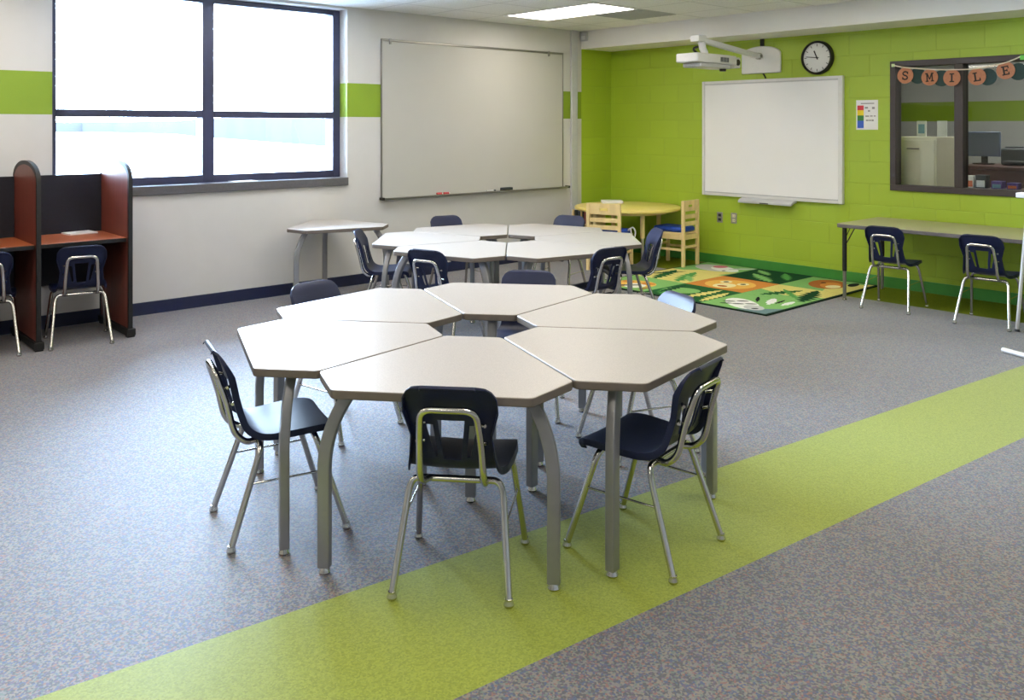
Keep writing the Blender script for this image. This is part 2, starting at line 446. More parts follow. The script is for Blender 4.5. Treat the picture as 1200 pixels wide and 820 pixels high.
# cream cabinet against the glass, with its doors
cab = thing('storage_cabinet', 'cream metal storage cabinet standing behind the left pane of the office window', 'cabinet', (8.52, 3.56, 0))
b = MB(); b.box(-.22, .22, -.205, .24, 0, 1.40); b.build('body', M['cream_paint'], cab, bevel=.006)
for z0, z1 in ((.06, .47), (.49, .90), (.92, 1.37)):
    d = MB(); d.box(-.235, -.222, -.19, .225, z0, z1); o = d.build('drawer', M['cream_paint'], cab, bevel=.004)
    h = MB(); h.tube([(-.24, -.05, z1 - .08), (-.262, -.05, z1 - .08), (-.262, .05, z1 - .08), (-.24, .05, z1 - .08)], .006, 6); h.build('handle', M['aluminium'], o)
for i, (yy, zz, m_, lb) in enumerate(((3.60, 1.47, 'sky_card', 'pale blue picture card on the cream cabinet behind the office window'),
                                      (3.41, 1.475, 'paper', 'white picture card on the cream cabinet behind the office window'))):
    c_ = thing('picture_card', lb, 'picture', (8.56, yy, 1.40), 0)
    p = MB(); p.box(-.006, .006, -.045, .045, 0, .15); p.build('board', M['paper'], c_, bevel=.002)
    p = MB(); p.box(-.0085, -.006, -.03, .03, .03, .12); p.build('print', M[m_], c_, smooth=0)
    p = MB(); p.tube([(0, 0, .09), (.05, 0, .004)], .005, 6); p.build('stand', M['paper'], c_)
dsk = thing('office_desk', 'dark mahogany office desk behind the right pane of the office window', 'desk', (9.35, 2.75, 0))
b = MB(); b.box(-.40, .40, -.95, .75, 1.08, 1.115); b.build('desktop', M['mahogany'], dsk, bevel=.006)
b = MB(); b.box(-.37, -.34, -.9, .7, .05, 1.08); b.build('front_panel', M['mahogany'], dsk, bevel=.004)
for yy in (-.93, .70):
    b = MB(); b.box(-.38, .38, yy, yy + .03, 0, 1.08); b.build('side_panel', M['mahogany'], dsk, bevel=.004)
mon = thing('computer_monitor', 'grey-blue computer monitor on the mahogany office desk', 'monitor', (9.45, 3.36, 1.115))
b = MB(); b.box(-.02, .02, -.16, .16, .08, .33); b.build('screen', M['screen'], mon, bevel=.008)
b = MB(); b.box(.02, .04, -.03, .03, .0, .2); b.build('stand', M['black_plastic'], mon, bevel=.004)
b = MB(); b.lathe([(0, 0), (.1, 0), (.1, .012), (0, .016)], 20); b.build('base', M['black_plastic'], mon)
pr = thing('printer', 'dark charcoal printer on the mahogany office desk beside the monitor', 'printer', (9.55, 2.95, 1.115))
b = MB(); b.box(-.2, .2, -.22, .22, 0, .17); b.build('body', M['charcoal'], pr, bevel=.02)
b = MB(); b.box(-.17, .1, -.19, .19, .17, .185); b.build('scanner_lid', M['charcoal'], pr, bevel=.006)
b = MB(); b.box(-.3, -.2, -.15, .15, .03, .045); b.build('paper_tray', M['charcoal'], pr, bevel=.004)
low = thing('low_bookcase', 'dark wooden low bookcase just inside the office window', 'bookcase', (8.62, 2.78, 0))
b = MB(); b.box(-.2, .2, -.55, .42, .9, .93); b.build('top', M['mahogany'], low, bevel=.004)
for yy in (-.55, -.07, .39):
    b = MB(); b.box(-.19, .19, yy, yy + .03, 0, .9); b.build('side_panel', M['mahogany'], low, bevel=.003)
for zz in (.05, .45):
    b = MB(); b.box(-.18, .18, -.52, .39, zz, zz + .02); b.build('shelf', M['mahogany'], low, bevel=.003)
bxs = [(3.17, 'paper', 'orange', 'white card box with orange panel on the low office bookcase'),
       (3.065, 'charcoal', 'paper', 'small dark box with pale panel on the low office bookcase'),
       (2.93, 'purple', 'sky_card', 'purple craft box with blue panel on the low office bookcase'),
       (2.80, 'purple', 'orange', 'low purple craft box with orange panel on the low office bookcase')]
for i, (yy, m1, m2, lb) in enumerate(bxs):
    t = thing('craft_box', lb, 'box', (8.6, yy, .93), group='small boxes on the office bookcase')
    hh = (.11, .12, .07, .06)[i]
    b = MB(); b.box(-.05, .05, -.045, .045, 0, hh); b.build('body', M[m1], t, bevel=.003)
    b = MB(); b.box(-.053, -.05, -.035, .035, .01, hh * .6); b.build('panel', M[m2], t, smooth=0)
lamp = thing('added_office_light', 'added unseen ceiling light panel inside the office behind the green wall', 'light', (9.6, 3.0, CZ))  # lamp added out of view to brighten the office
b = MB(); b.box(-.32, .32, -.62, .62, -.02, 0); b.build('frame', M['white_metal'], lamp, bevel=.003)
b = MB(); b.box(-.29, .29, -.59, .59, -.026, -.02); M['light_dim'] = emit('added_office_diffuser', (255, 250, 240), 15.0); b.build('diffuser', M['light_dim'], lamp, smooth=0)

# ------------------------------------------------------------------ ceiling lights and vent
def make_light(label, loc, group):
    t = thing('ceiling_light', label, 'light', loc, 0, group)
    b = MB()
    for a in ((-.305, -.285, -.61, .61), (.285, .305, -.61, .61), (-.285, .285, -.61, -.59), (-.285, .285, .59, .61)): b.box(*a, -.008, .0)
    b.build('frame', M['white_metal'], t, bevel=.002)
    b = MB(); b.box(-.287, .287, -.592, .592, -.006, -.001); b.build('diffuser', M['light'], t, smooth=0)
    return t
L0 = make_light('bright recessed ceiling light panel near the corner of the two walls', (6.125, 5.97, CZ), 'recessed ceiling light panels')
names_x = {6.125: 'beside the bulkhead', 3.685: 'over the middle of the room', 1.245: 'over the near part of the room', -1.195: 'along the far side wall'}
names_y = {5.97: 'in the window row', 3.53: 'in the second row', 1.09: 'in the third row'}
for lx in (6.125, 3.685, 1.245, -1.195):
    for ly in (5.97, 3.53, 1.09):
        if (lx, ly) == (6.125, 5.97): continue
        dup(L0, (lx, ly, CZ), 0, 'added unseen ceiling light panel ' + names_x[lx] + ' ' + names_y[ly])  # out-of-view panels added on the visible panel's grid to light the room
v = thing('ceiling_vent', 'grey square air vent in the ceiling beside the bright light panel', 'vent', (6.735, 5.665, CZ))
b = MB(); b.box(-.3, .3, -.3, .3, -.006, 0); b.build('frame', M['vent'], v, bevel=.002)
b = MB()
for k in range(12): b.box(-.27, .27, -.27 + k * .046, -.245 + k * .046, -.012, -.006)
b.build('grille', M['vent'], v, smooth=0)

# ------------------------------------------------------------------ stacking chair
def make_shell():
    prof = catmull([(0, .176, .345), (0, .178, .362), (0, .170, .378), (0, .150, .386), (0, .10, .389), (0, .02, .385), (0, -.06, .381), (0, -.105, .387),
                    (0, -.140, .410), (0, -.162, .452), (0, -.180, .52), (0, -.200, .60), (0, -.219, .648), (0, -.230, .672), (0, -.239, .685), (0, -.250, .692)], 5)
    # half width along the profile, as a function of the running length
    s = [0]
    for a, b in zip(prof, prof[1:]): s.append(s[-1] + (b - a).length)
    def s_at(idx): return s[idx * 5]
    xs = [s_at(i) for i in range(16)]
    W = [.135, .150, .162, .172, .178, .176, .166, .152, .143, .135, .128, .150, .148, .134, .117, .086]
    rows = []
    for i, p in enumerate(prof):
        t = (prof[min(i + 1, len(prof) - 1)] - prof[max(i - 1, 0)]).normalized()
        nrm = Vector((0, t.z, -t.y))
        rows.append((p, nrm, interp(s[i], xs, W), s[i]))
    s430 = min((abs(r[0].z - .432), r[3]) for r in rows[40:])[1]; s565 = min((abs(r[0].z - .562), r[3]) for r in rows[40:])[1]
    bm = MB(); grid = []
    for (p, nrm, w, ss) in rows:
        f = min(max((ss - s430) / (s565 - s430), 0), 1)
        hc = .028 + .016 * f; s1 = hc + .017; s2 = s1 + .010 + .016 * f
        lim = w - .012
        s2 = min(s2, lim); s1 = min(s1, lim - .01); hc = min(hc, lim - .02)
        mid = (s2 + w) / 2
        tt = [(-w, 1), (-w, 0), (-mid, 0), (-s2, 0), (-s1, 0), (-hc, 0), (0, 0), (hc, 0), (s1, 0), (s2, 0), (mid, 0), (w, 0), (w, 1)]
        isback = interp(p.z, [.38, .45], [0, 1]); topf = interp(p.z, [.60, .68], [1, 0])
        row = []
        for x, fl in tt:
            u = (abs(x) / w) ** 2
            off = (.006 * (1 - isback) + .012 * isback * topf) * u
            q = Vector((x, p.y, p.z)) + nrm * off
            if fl: q = q - nrm * (.007 + .015 * topf) + Vector((math.copysign(.002, x), 0, 0))
            row.append(bm.bm.verts.new(q))
        grid.append(row)
    n = len(grid)
    # top lip folded to the back
    row = []
    for j, v_ in enumerate(grid[-1]):
        q = v_.co + Vector((0, -.008, -.006)); row.append(bm.bm.verts.new(q))
    grid.append(row)
    for i in range(len(grid) - 1):
        z = (grid[i][6].co.z + grid[i + 1][6].co.z) / 2
        ss = (rows[min(i, n - 1)][3] + rows[min(i + 1, n - 1)][3]) / 2
        back = i > 40
        for j in range(12):
            if back and i < n - 1:
                if j in (5, 6) and s430 < ss < s565: continue
                if j in (3, 8) and s430 + .012 < ss < s565 - .012: continue
            bm.bm.faces.new((grid[i][j], grid[i + 1][j], grid[i + 1][j + 1], grid[i][j + 1]))
    return bm

def make_chair(label, loc, rz, group):
    t = thing('stacking_chair', label, 'chair', loc, rz, group)
    sh = make_shell()
    bmesh.ops.recalc_face_normals(sh.bm, faces=sh.bm.faces)
    o = sh.build('seat_shell', M['navy_plastic'], t, smooth=50)
    d = o.modifiers.new('solid', 'SOLIDIFY'); d.thickness = .005; d.offset = 0
    d = o.modifiers.new('bevel', 'BEVEL'); d.width = .0015; d.segments = 1; d.limit_method = 'ANGLE'; d.angle_limit = rad(50)
    R = .0115
    half = [(.088, -.105, .350), (.104, -.140, .350), (.103, -.182, .388), (.098, -.206, .50), (.088, -.245, .618)]
    pth = [*half, *[(-a, b, c_) for a, b, c_ in half[::-1]]]
    b = MB(); b.tube(rounded(pth, .038, 6), R, 10); b.build('back_frame', M['chrome'], t, smooth=60)
    # nuts fixing the back shell to the frame
    for sx in (-1, 1):
        for p, q in (((sx * .116, -.190, .50), (sx * .088, -.178, .50)), ((sx * .112, -.208, .56), (sx * .086, -.188, .56))):
            b = MB(); b.tube([p, q], .006, 8); b.build('rivet', M['chrome'], t, smooth=60)
    b = MB(); b.tube([(-.11, -.095, .346), (.11, -.095, .346)], R, 10); b.build('seat_brace', M['chrome'], t, smooth=60)
    b = MB(); b.tube([(-.12, .098, .358), (.12, .098, .358)], R, 10); b.build('seat_brace', M['chrome'], t, smooth=60)
    for sx in (-1, 1):
        for (y0, z0, xk, xf, yf) in ((-.095, .346, .152, .187, -.207), (.098, .358, .160, .195, .207)):
            ft = (sx * xf, yf, .016)
            b = MB(); b.tube(rounded([(sx * .09, y0, z0), (sx * xk, y0, z0), ft], .05, 7), R, 10)
            lg = b.build('leg', M['chrome'], t, smooth=60)
            b = MB(); b.lathe([(0, 0), (.013, 0), (.0165, .005), (.0165, .010), (.012, .019), (.0125, .026), (0, .026)], 14, mt=Matrix.Translation((sx * xf, yf, 0)))
            b.build('foot_glide', M['chrome'], lg, smooth=50)
        b = MB(); b.tube([(sx * .1755, .137, .225), (sx * .1685, -.132, .222)], .004, 8); b.build('stretcher', M['chrome'], t, smooth=60)
    return t

GC1 = 'navy chairs around the near desk cluster'; GC2 = 'navy chairs around the far desk cluster'
def face(h): return rad(h) - PI / 2
chair = make_chair('nearest navy chair, back toward us, tucked at the front desk', (1.842, 2.303, 0), face(41.3), GC1)
for lb, x, y, h, g in (
    ('navy chair right of the near cluster, legs on the green stripe', 2.451, 2.007, 100.4, GC1),
    ('navy chair left of the near cluster, in profile on grey carpet', 1.559, 3.066, -14.1, GC1),
    ('navy chair behind the near cluster before the rug, only its lit backrest showing', 3.176, 2.653, 160.4, GC1),
    ('navy chair at the far side of the near cluster, between both clusters', 3.145, 3.40, 220.4, GC1),
    ('navy chair at the left rear of the near cluster, backrest top showing', 2.29, 3.81, 280.4, GC1),
    ('navy chair at the near left of the far cluster, back toward us', 3.615, 4.692, 17.7, GC2),
    ('navy chair at the near right of the far cluster, back toward us', 4.40, 4.11, 86, GC2),
    ('navy chair in profile between the far cluster and the lone wall desk', 3.829, 5.704, -42.3, GC2),
    ('navy chair behind the far cluster, below the big whiteboard', 4.751, 6.006, 257.7, GC2),
    ('light-catching navy chair behind the far cluster, just left of the wooden chair', 5.426, 5.421, 197.7, GC2),
    ('navy chair in profile between the far cluster and the animal rug', 5.243, 4.463, 145, GC2),
    ('navy chair tucked into the right study carrel by the window', 1.819, 6.549, 79.5, 'navy chairs at the study carrels'),
    ('navy chair tucked into the left study carrel at the picture edge', 1.262, 6.615, 79.5, 'navy chairs at the study carrels'),
    ('navy chair at the long wall table, nearer the rug', 7.161, 3.24, 5.0, 'navy chairs at the long wall table'),
    ('navy chair at the long wall table, farther from the rug', 7.142, 2.492, 3.0, 'navy chairs at the long wall table')):
    dup(chair, (x, y, 0), face(h), lb, g)

# ------------------------------------------------------------------ trapezoid desks
HT = .645
def pol(r, a): return (r * math.cos(rad(a)), r * math.sin(rad(a)))
DO = .62                # distance of a desk's origin from the centre of its ring
def make_desk(label, loc, rz, group):
    t = thing('student_desk', label, 'desk', loc, rz, group)
    g = .0035            # half gap between neighbours
    pts = [pol(.24, -30), pol(.895, -30), pol(1.035, -18.5), pol(1.035, 18.5), pol(.895, 30), pol(.24, 30)]
    cx = sum(p[0] for p in pts) / 6
    P = []
    for x, y in pts:     # shrink the radial sides by the gap
        if abs(abs(math.degrees(math.atan2(y, x))) - 30) < .1:
            s = math.copysign(1, y); P.append((x - DO + .5 * g * 1, y - s * g * .9))
        else: P.append((x - DO, y))
    top = MB(); top.prism(round_poly(P, .018, 4), HT - .03, HT, 0, 1)
    top.build('tabletop', [M['laminate'], M['edge_band']], t, bevel=.004, segs=2)
    prof = rrect(.042, .034, .005)
    for s in (-1, 1):
        fx, fy = .884 - DO, s * .386
        path = []
        for k in range(13):
            th = rad(40) * k / 12; Rr = .42
            d = Rr * (1 - math.cos(th)); h_ = Rr * math.sin(th)
            path.append((fx - .42 * d, fy - s * .91 * d, .345 + h_))
        path = [(fx, fy, .022), (fx, fy, .2)] + path
        path = [p for p in path if p[2] < HT - .031] + [(path[-1][0], path[-1][1], HT - .031)]
        b = MB(); b.tube(path, 0, rect=prof); lg = b.build('leg', M['leg_paint'], t, smooth=40)
        b = MB(); b.lathe([(0, 0), (.018, 0), (.021, .006), (.018, .014), (.015, .024), (0, .024)], 16, mt=Matrix.Translation((fx, fy, 0))); b.build('foot_glide', M['chrome'], lg)
    fx = .268 - DO
    path = [(fx, 0, .022), (fx, 0, .40), (fx + .004, 0, .47), (fx + .016, 0, .54), (fx + .036, 0, HT - .031)]
    b = MB(); b.tube(path, 0, rect=prof); lg = b.build('leg', M['leg_paint'], t, smooth=40)
    b = MB(); b.lathe([(0, 0), (.018, 0), (.021, .006), (.018, .014), (.015, .024), (0, .024)], 16, mt=Matrix.Translation((fx, 0, 0))); b.build('foot_glide', M['chrome'], lg)
    # steel rail under the top joining the legs
    b = MB()
    b.box(.30 - DO, .78 - DO, -.015, .015, HT - .05, HT - .0305)
    b.box(.76 - DO, .79 - DO, -.26, .26, HT - .05, HT - .0305)
    b.build('under_frame', M['leg_paint'], t, bevel=.002)
    return t
C1, A1 = (2.411, 2.874), -169.6
C2, A2 = (4.416, 4.960), -132.3
def place(C, a): return (C[0] + DO * math.cos(rad(a)), C[1] + DO * math.sin(rad(a)), 0), rad(a)
lab1 = ['front desk of the near cluster, closest to us, chair back before it', 'right front desk of the near cluster, corner over the green stripe',
        'right rear desk of the near cluster, toward the rug', 'rear desk of the near cluster, farthest from us',
        'left rear desk of the near cluster, toward the window wall', 'left front desk of the near cluster, shiny with window light']
lab2 = ['right front desk of the far cluster', 'right desk of the far cluster, pointing at the rug',
        'right rear desk of the far cluster, toward the wooden chair', 'left rear desk of the far cluster, under the big whiteboard',
        'left desk of the far cluster, toward the lone wall desk', 'left front desk of the far cluster, chair back before it']
desk = None
for k in range(6):
    l, r = place(C1, A1 + 30 + 60 * k)
    if desk is None: desk = make_desk('grey speckled ' + lab1[k], l, r, 'desks of the near cluster')
    else: dup(desk, l, r, 'grey speckled ' + lab1[k], 'desks of the near cluster')
for k in range(6):
    l, r = place(C2, A2 + 30 + 60 * k)
    dup(desk, l, r, 'grey ' + lab2[k], 'desks of the far cluster')
# the lone desk by the wall: local origin here is the ring centre shifted by DO
a = 253.7; dx = .60 - DO
lone = dup(desk, (3.932 - dx * math.cos(rad(a)), 6.70 - dx * math.sin(rad(a)), 0), rad(a), 'lone grey desk with curved silver legs standing apart against the white wall')
del lone['group']

# ------------------------------------------------------------------ study carrels
def panel_profile():
    # side panel outline in (y, z): front edge, arc on top, back edge
    y0, y1 = 6.43, 7.06
    P = [(y0, .06), (y1, .06), (y1, 1.135)]
    n = 16
    for k in range(n + 1):
        th = PI * k / n
        yc = (y0 + y1) / 2 ; r = (y1 - y0) / 2
        P.append((yc + r * math.cos(th), 1.135 + .115 * math.sin(th)))
    P.append((y0, 1.135))
    out = []
    for p in P:
        if not out or (abs(p[0] - out[-1][0]) + abs(p[1] - out[-1][1])) > 1e-4: out.append(p)
    return out
YZ = Matrix(((0, 0, 1, 0), (1, 0, 0, 0), (0, 1, 0, 0), (0, 0, 0, 1)))   # prism (x,y,z) -> world (z, x, y)
def side_panel(parent, xc, ox, name='side_panel'):
    prof = [(p[0], p[1]) for p in panel_profile()]
    b = MB(); b.prism(prof, xc - .011 - ox, xc + .011 - ox, 0, 0, mt=YZ)
    o = b.build(name, M['cherry_panel'], parent, bevel=.002)
    # black edge banding: a rim sweeping round the panel
    e = MB()
    rim = [(xc - ox, p[0], p[1]) for p in prof[1:][::-1]] + []
    loop = [(xc - ox, prof[0][0], prof[0][1])] + [(xc - ox, p[0], p[1]) for p in prof[::-1][:-1]]
    e.tube(loop, 0, rect=[(-.0135, -.0135), (.0135, -.0135), (.0135, .0135), (-.0135, .0135)])
    e.build('edge_band', M['black_plastic'], o, smooth=40)
    b = MB(); b.box(xc - .03 - ox, xc + .03 - ox, 6.40, 7.06, .012, .06); b.box(xc - .026 - ox, xc + .026 - ox, 6.405, 6.45, 0, .012); b.box(xc - .026 - ox, xc + .026 - ox, 7.0, 7.05, 0, .012)
    b.build('foot', M['black_plastic'], o, bevel=.004)
def carrel(label, x0, x1, panels, group):
    ox = 0
    t = thing('study_carrel', label, 'study carrel', (0, 0, 0), 0, group)
    for p in panels: side_panel(t, p, 0)
    b = MB(); b.prism(round_poly([(x0 + .013, 6.455), (x1 - .013, 6.455), (x1 - .013, 7.03), (x0 + .013, 7.03)], .012, 3), .675, .705, 0, 1)
    b.build('desktop', [M['cherry'], M['black_plastic']], t, bevel=.004)
    b = MB(); b.box(x0 + .013, x1 - .013, 7.03, 7.05, .33, 1.14); b.build('back_panel', M['carrel_navy'], t, bevel=.003)
    return t
carrel('right study carrel under the window with cherry desktop and navy back, paper on it', 1.535, 2.125, (2.125,), 'study carrels')
carrel('left study carrel with cherry desktop, cut by the picture edge', .945, 1.535, (.945, 1.535), 'study carrels')
p = MB(); p.box(-.1, .1, -.075, .075, 0, .012); o = p.build('paper_pad', M['paper'], bevel=.002); o.location = (1.93, 6.93, .705); o.rotation_euler = (0, 0, rad(8))
tag(o, 'white paper pad lying on the right study carrel desktop', 'paper')
p = MB(); p.box(-.11, .11, -.06, .06, 0, .006); o = p.build('paper_sheet', M['paper'], bevel=.001); o.location = (3.31, YW + .05, 1.022); o.rotation_euler = (0, 0, rad(4))
tag(o, 'white paper lying on the dark window sill', 'paper')

# ------------------------------------------------------------------ big whiteboard
wb = thing('whiteboard', 'large grey-white whiteboard hanging on the white wall right of the window', 'whiteboard', (5.93, YW, .80))
hw, hh = 1.235, 1.525
b = MB(); b.box(-hw, hw, -.016, 0, 0, hh); b.build('surface', M['board_white'], wb, bevel=.002)
b = MB(); b.box(-hw - .012, hw + .012, -.024, 0, hh, hh + .022); b.box(-hw - .012, -hw, -.022, 0, 0, hh); b.box(hw, hw + .012, -.022, 0, 0, hh); b.box(-hw - .012, hw + .012, -.022, 0, -.016, 0)
b.build('frame', M['aluminium'], wb, bevel=.003)
b = MB(); b.prism([(-.07, -.004), (-.07, .008), (-.064, .008), (-.062, .002), (-.016, .002), (-.016, -.016)], -hw - .02, hw + .06, mt=YZ); b.build('tray', M['aluminium'], wb, bevel=.001)
for x0 in (-hw - .03, hw + .05):
    b = MB(); b.box(x0, x0 + .022, -.074, -.008, -.014, .012); b.build('tray_end_cap', M['black_plastic'], wb, bevel=.004)
for x0 in (-1.16, 1.0):
    b = MB(); b.box(x0, x0 + .02, -.034, -.02, hh - .03, hh + .026); b.build('map_hook', M['aluminium'], wb, bevel=.002)
ty = YW - .04; tz = .802
for i, (x, lb) in enumerate(((5.365, 'red marker on the whiteboard tray, the left of the red pair'), (5.455, 'red marker on the whiteboard tray, the right of the red pair'))):
    t = thing('marker', lb, 'marker', (x, ty, tz), 0, 'red markers on the whiteboard tray')
    b = MB(); b.tube([(-.03, 0, .0125), (.03, 0, .0125)], .0125, 10); b.build('barrel', M['red'], t)
    b = MB(); b.tube([(.03, 0, .0125), (.042, 0, .0125)], .009, 10); b.build('cap', M['white_plastic'], t)
t = thing('board_eraser', 'dark grey felt eraser on the whiteboard tray', 'eraser', (6.28, ty, tz))
b = MB(); b.box(-.075, .075, -.022, .022, .012, .034); b.build('grip', M['charcoal'], t, bevel=.005)
b = MB(); b.box(-.075, .075, -.022, .022, 0, .012); b.build('felt', M['black_plastic'], t, bevel=.002)
t = thing('marker', 'white marker on the whiteboard tray left of the dark eraser', 'marker', (6.05, ty, tz))
b = MB(); b.tube([(-.055, 0, .009), (.04, 0, .009)], .009, 10); b.build('barrel', M['white_plastic'], t)
b = MB(); b.tube([(.04, 0, .009), (.07, 0, .009)], .0095, 10); b.build('cap', M['charcoal'], t)

# small sensor on the bulkhead
t = thing('wall_sensor', 'small pale sensor box on the bulkhead at the corner', 'sensor', (XB, 7.045, 2.50))
b = MB(); b.box(-.035, 0, -.05, .05, 0, .10); b.build('housing', M['grey_plastic'], t, bevel=.008)
b = MB(); b.box(-.039, -.035, -.03, .03, .015, .06); b.build('lens', M['white_plastic'], t, bevel=.003)

# ------------------------------------------------------------------ interactive whiteboard
ib = thing('interactive_whiteboard', 'bright white interactive board on the green wall', 'whiteboard', (XG, 4.925, .745))
hw, hh = .815, 1.245
b = MB(); b.box(-.03, -.005, -hw + .03, hw - .03, .035, hh - .03); b.build('surface', M['board_bright'], ib, bevel=.002)
b = MB()
b.box(-.045, 0, -hw, -hw + .045, 0, hh); b.box(-.045, 0, hw - .03, hw, 0, hh); b.box(-.04, 0, -hw + .045, hw - .03, hh - .03, hh); b.box(-.04, 0, -hw + .045, hw - .03, 0, .035)
b.build('frame', M['white_plastic'], ib, bevel=.005)
for z0 in (.030, hh - .040):
    b = MB(); b.box(-.042, -.032, -hw + .05, hw - .035, z0, z0 + .012); b.build('inner_trim', M['grey_plastic'], ib, bevel=.002)
b = MB(); b.prism([(-.115, -.05), (-.115, -.03), (-.09, -.012), (-.045, .0), (0, .0), (0, -.022), (-.06, -.03)], -.31, .31, mt=Matrix(((1, 0, 0, 0), (0, 0, 1, 0), (0, 1, 0, 0), (0, 0, 0, 1))))
tr = b.build('pen_tray', M['grey_plastic'], ib, bevel=.004)
b = MB(); b.box(-.118, -.1145, -.05, .05, -.046, -.036); b.build('mark', M['charcoal'], tr, smooth=0)

# ------------------------------------------------------------------ projector on its wall arm
pj = thing('projector', 'white short-throw projector on an arm above the interactive board', 'projector', (XG, 5.016, 2.05))
PJX = .10
pr_ = []
wP = .23; hP = .20
for k in range(13):
    th = PI * k / 12; pr_.append((wP * math.cos(th), hP + .085 * math.sin(th) + 0))
pr_ = [(-wP, 0), (wP, 0)] + pr_
b = MB(); b.prism(round_poly(pr_[:2], .001) if 0 else pr_, -.035, 0, mt=Matrix(((0, 0, 1, 0), (1, 0, 0, 0), (0, 1, 0, 0), (0, 0, 0, 1)))); b.build('wall_plate', M['white_plastic'], pj, bevel=.012, segs=3)
b = MB(); b.tube([(-.03, 0, .175), (-.35, 0, .205), (-1.10, 0, .285)], 0, rect=rrect(.062, .05, .012)); b.build('arm', M['white_metal'], pj, smooth=40)
b = MB(); b.lathe([(0, -.02), (.035, -.02), (.035, .02), (0, .02)], 18, mt=Matrix.Translation((-.065, 0, .178)) @ Matrix.Rotation(PI / 2, 4, 'Y')); b.build('arm_hub', M['aluminium'], pj, bevel=.003)
b = MB(); b.box(-1.17, -1.05, -.05, .05, .26, .32); b.tube([(-1.06, 0, .28), (-1.04, 0, .2), (-1.0, 0, .15)], .035, 12); b.build('mount', M['white_metal'], pj, bevel=.006)
b = MB()
b.prism(round_poly([(-1.30, -.13), (-.76, -.13), (-.60, -.10), (-.60, .10), (-.76, .13), (-1.30, .13)], .03, 4), .055, .142, mt=Matrix.Translation((0, 0, 0)))
body = b.build('body', M['white_plastic'], pj, bevel=.014, segs=3)
b = MB(); b.prism(round_poly([(-1.22, -.11), (-.76, -.11), (-.68, -.08), (-.68, .08), (-.76, .11), (-1.22, .11)], .03, 4), .012, .055); b.build('underside', M['grey_plastic'], body, bevel=.01)
b = MB()
for k in range(7): b.box(-.93 + k * .02, -.92 + k * .02, -.134, -.128, .07, .115)
b.build('vent', M['charcoal'], body, smooth=0)
b = MB(); b.lathe([(0, 0), (.03, 0), (.034, .03), (.026, .05), (0, .05)], 18, mt=Matrix.Translation((-.78, -.05, -.012))); b.build('sensor', M['black_plastic'], body)
b = MB(); b.box(-.60, -.50, -.07, .07, .03, .135); b.build('mirror_head', M['white_plastic'], body, bevel=.01)
b = MB(); b.lathe([(0, -.066), (.03, -.066), (.034, -.05), (.034, 0), (0, 0)], 18, mt=Matrix.Translation((-.55, -.012, .085)) @ Matrix.Rotation(PI / 2, 4, 'X') @ Matrix.Scale(-1, 4, (0, 0, 1))); b.build('lens', M['black_plastic'], body)
b = MB(); b.tube(catmull([(-1.02, .03, .14), (-1.09, .05, .17), (-1.10, .06, .20), (-1.05, .05, .22)], 6), .012, 8); b.build('cable', M['black_plastic'], pj)
b = MB(); b.box(-.022, 0, -.028, .012, .285, .365); b.build('cable_cover', M['black_plastic'], pj, bevel=.003)
b = MB(); b.tube([(-.012, -.02, .0), (-.012, -.04, -.03), (-.012, -.052, -.054)], .008, 8); b.build('cable', M['black_plastic'], pj)

# ------------------------------------------------------------------ clock
ck = thing('wall_clock', 'round black-rimmed wall clock above the interactive board', 'clock', (XG, 4.383, 2.178))
ROT = Matrix.Rotation(-PI / 2, 4, 'Y')
b = MB(); b.lathe([(.145, .02), (.145, .045), (.152, .052), (.163, .046), (.168, .03), (.168, 0), (.15, 0)], 48, mt=ROT); b.build('rim', M['black_plastic'], ck)
b = MB(); b.lathe([(0, 0), (.148, 0), (.148, .026), (0, .026)], 48, mt=ROT); fc = b.build('face', M['clock_face'], ck)
b = MB()
for k in range(60):
    a_ = 2 * PI * k / 60; big = k % 5 == 0
    r0, r1, wd = (.112, .136, .006) if big else (.130, .136, .002)
    mt = Matrix.Rotation(a_, 4, 'X')
    b.box(-.0285, -.026, -wd / 2, wd / 2, r0, r1, mt=mt)
b.build('hour_marks', M['charcoal'], fc, smooth=0)
def hand(name, ang, l, wd):
    # ang clockwise from 12 seen from the room (viewer's right is -Y)
    mt = Matrix.Rotation(rad(ang), 4, 'X')
    b = MB(); b.box(-.033, -.030, -wd / 2, wd / 2, -.02, l, mt=mt); return b.build(name, M['black_plastic'], ck, smooth=0)
hand('hour_hand', -24, .075, .010); hand('minute_hand', -84, .115, .007)
b = MB(); b.lathe([(0, .026), (.008, .026), (.008, .037), (0, .037)], 16, mt=ROT); b.build('pin', M['charcoal'], ck)

# ------------------------------------------------------------------ poster
ps = thing('poster', 'white poster with red yellow green blue bar taped beside the office window', 'poster', (XG, 3.886, 1.607))
b = MB(); b.box(-.003, 0, -.106, .106, -.141, .141); b.build('sheet', M['paper'], ps, smooth=0)
cols = [((214, 60, 70), .045, .09), ((240, 214, 40), -.005, .045), ((62, 134, 62), -.055, -.005), ((64, 104, 206), -.125, -.055)]
for i, (rgb, z0, z1) in enumerate(cols):
    m_ = mat('poster_colour_%s' % ('red', 'yellow', 'green', 'blue')[i], rgb, .6, vary=.04)
    b = MB(); b.box(-.0045, -.003, .032, .094, z0, z1); b.build('colour_block', m_, ps, smooth=0)
b = MB()
for (y0, y1, z0, z1) in ((-.07, .06, .104, .113), (-.01, .02, .06, .075), (-.075, -.05, .055, .075), (-.03, -.01, .03, .045), (-.02, .015, -.018, -.006), (-.055, -.03, -.016, -.006), (-.085, -.065, -.016, -.006), (-.015, .01, -.058, -.046), (-.04, -.02, -.058, -.046), (-.065, -.045, -.06, -.044)):
    b.box(-.004, -.003, y0, y1, z0, z1)
b.build('print', mat('poster_grey_print', (150, 146, 150), .6), ps, smooth=0)

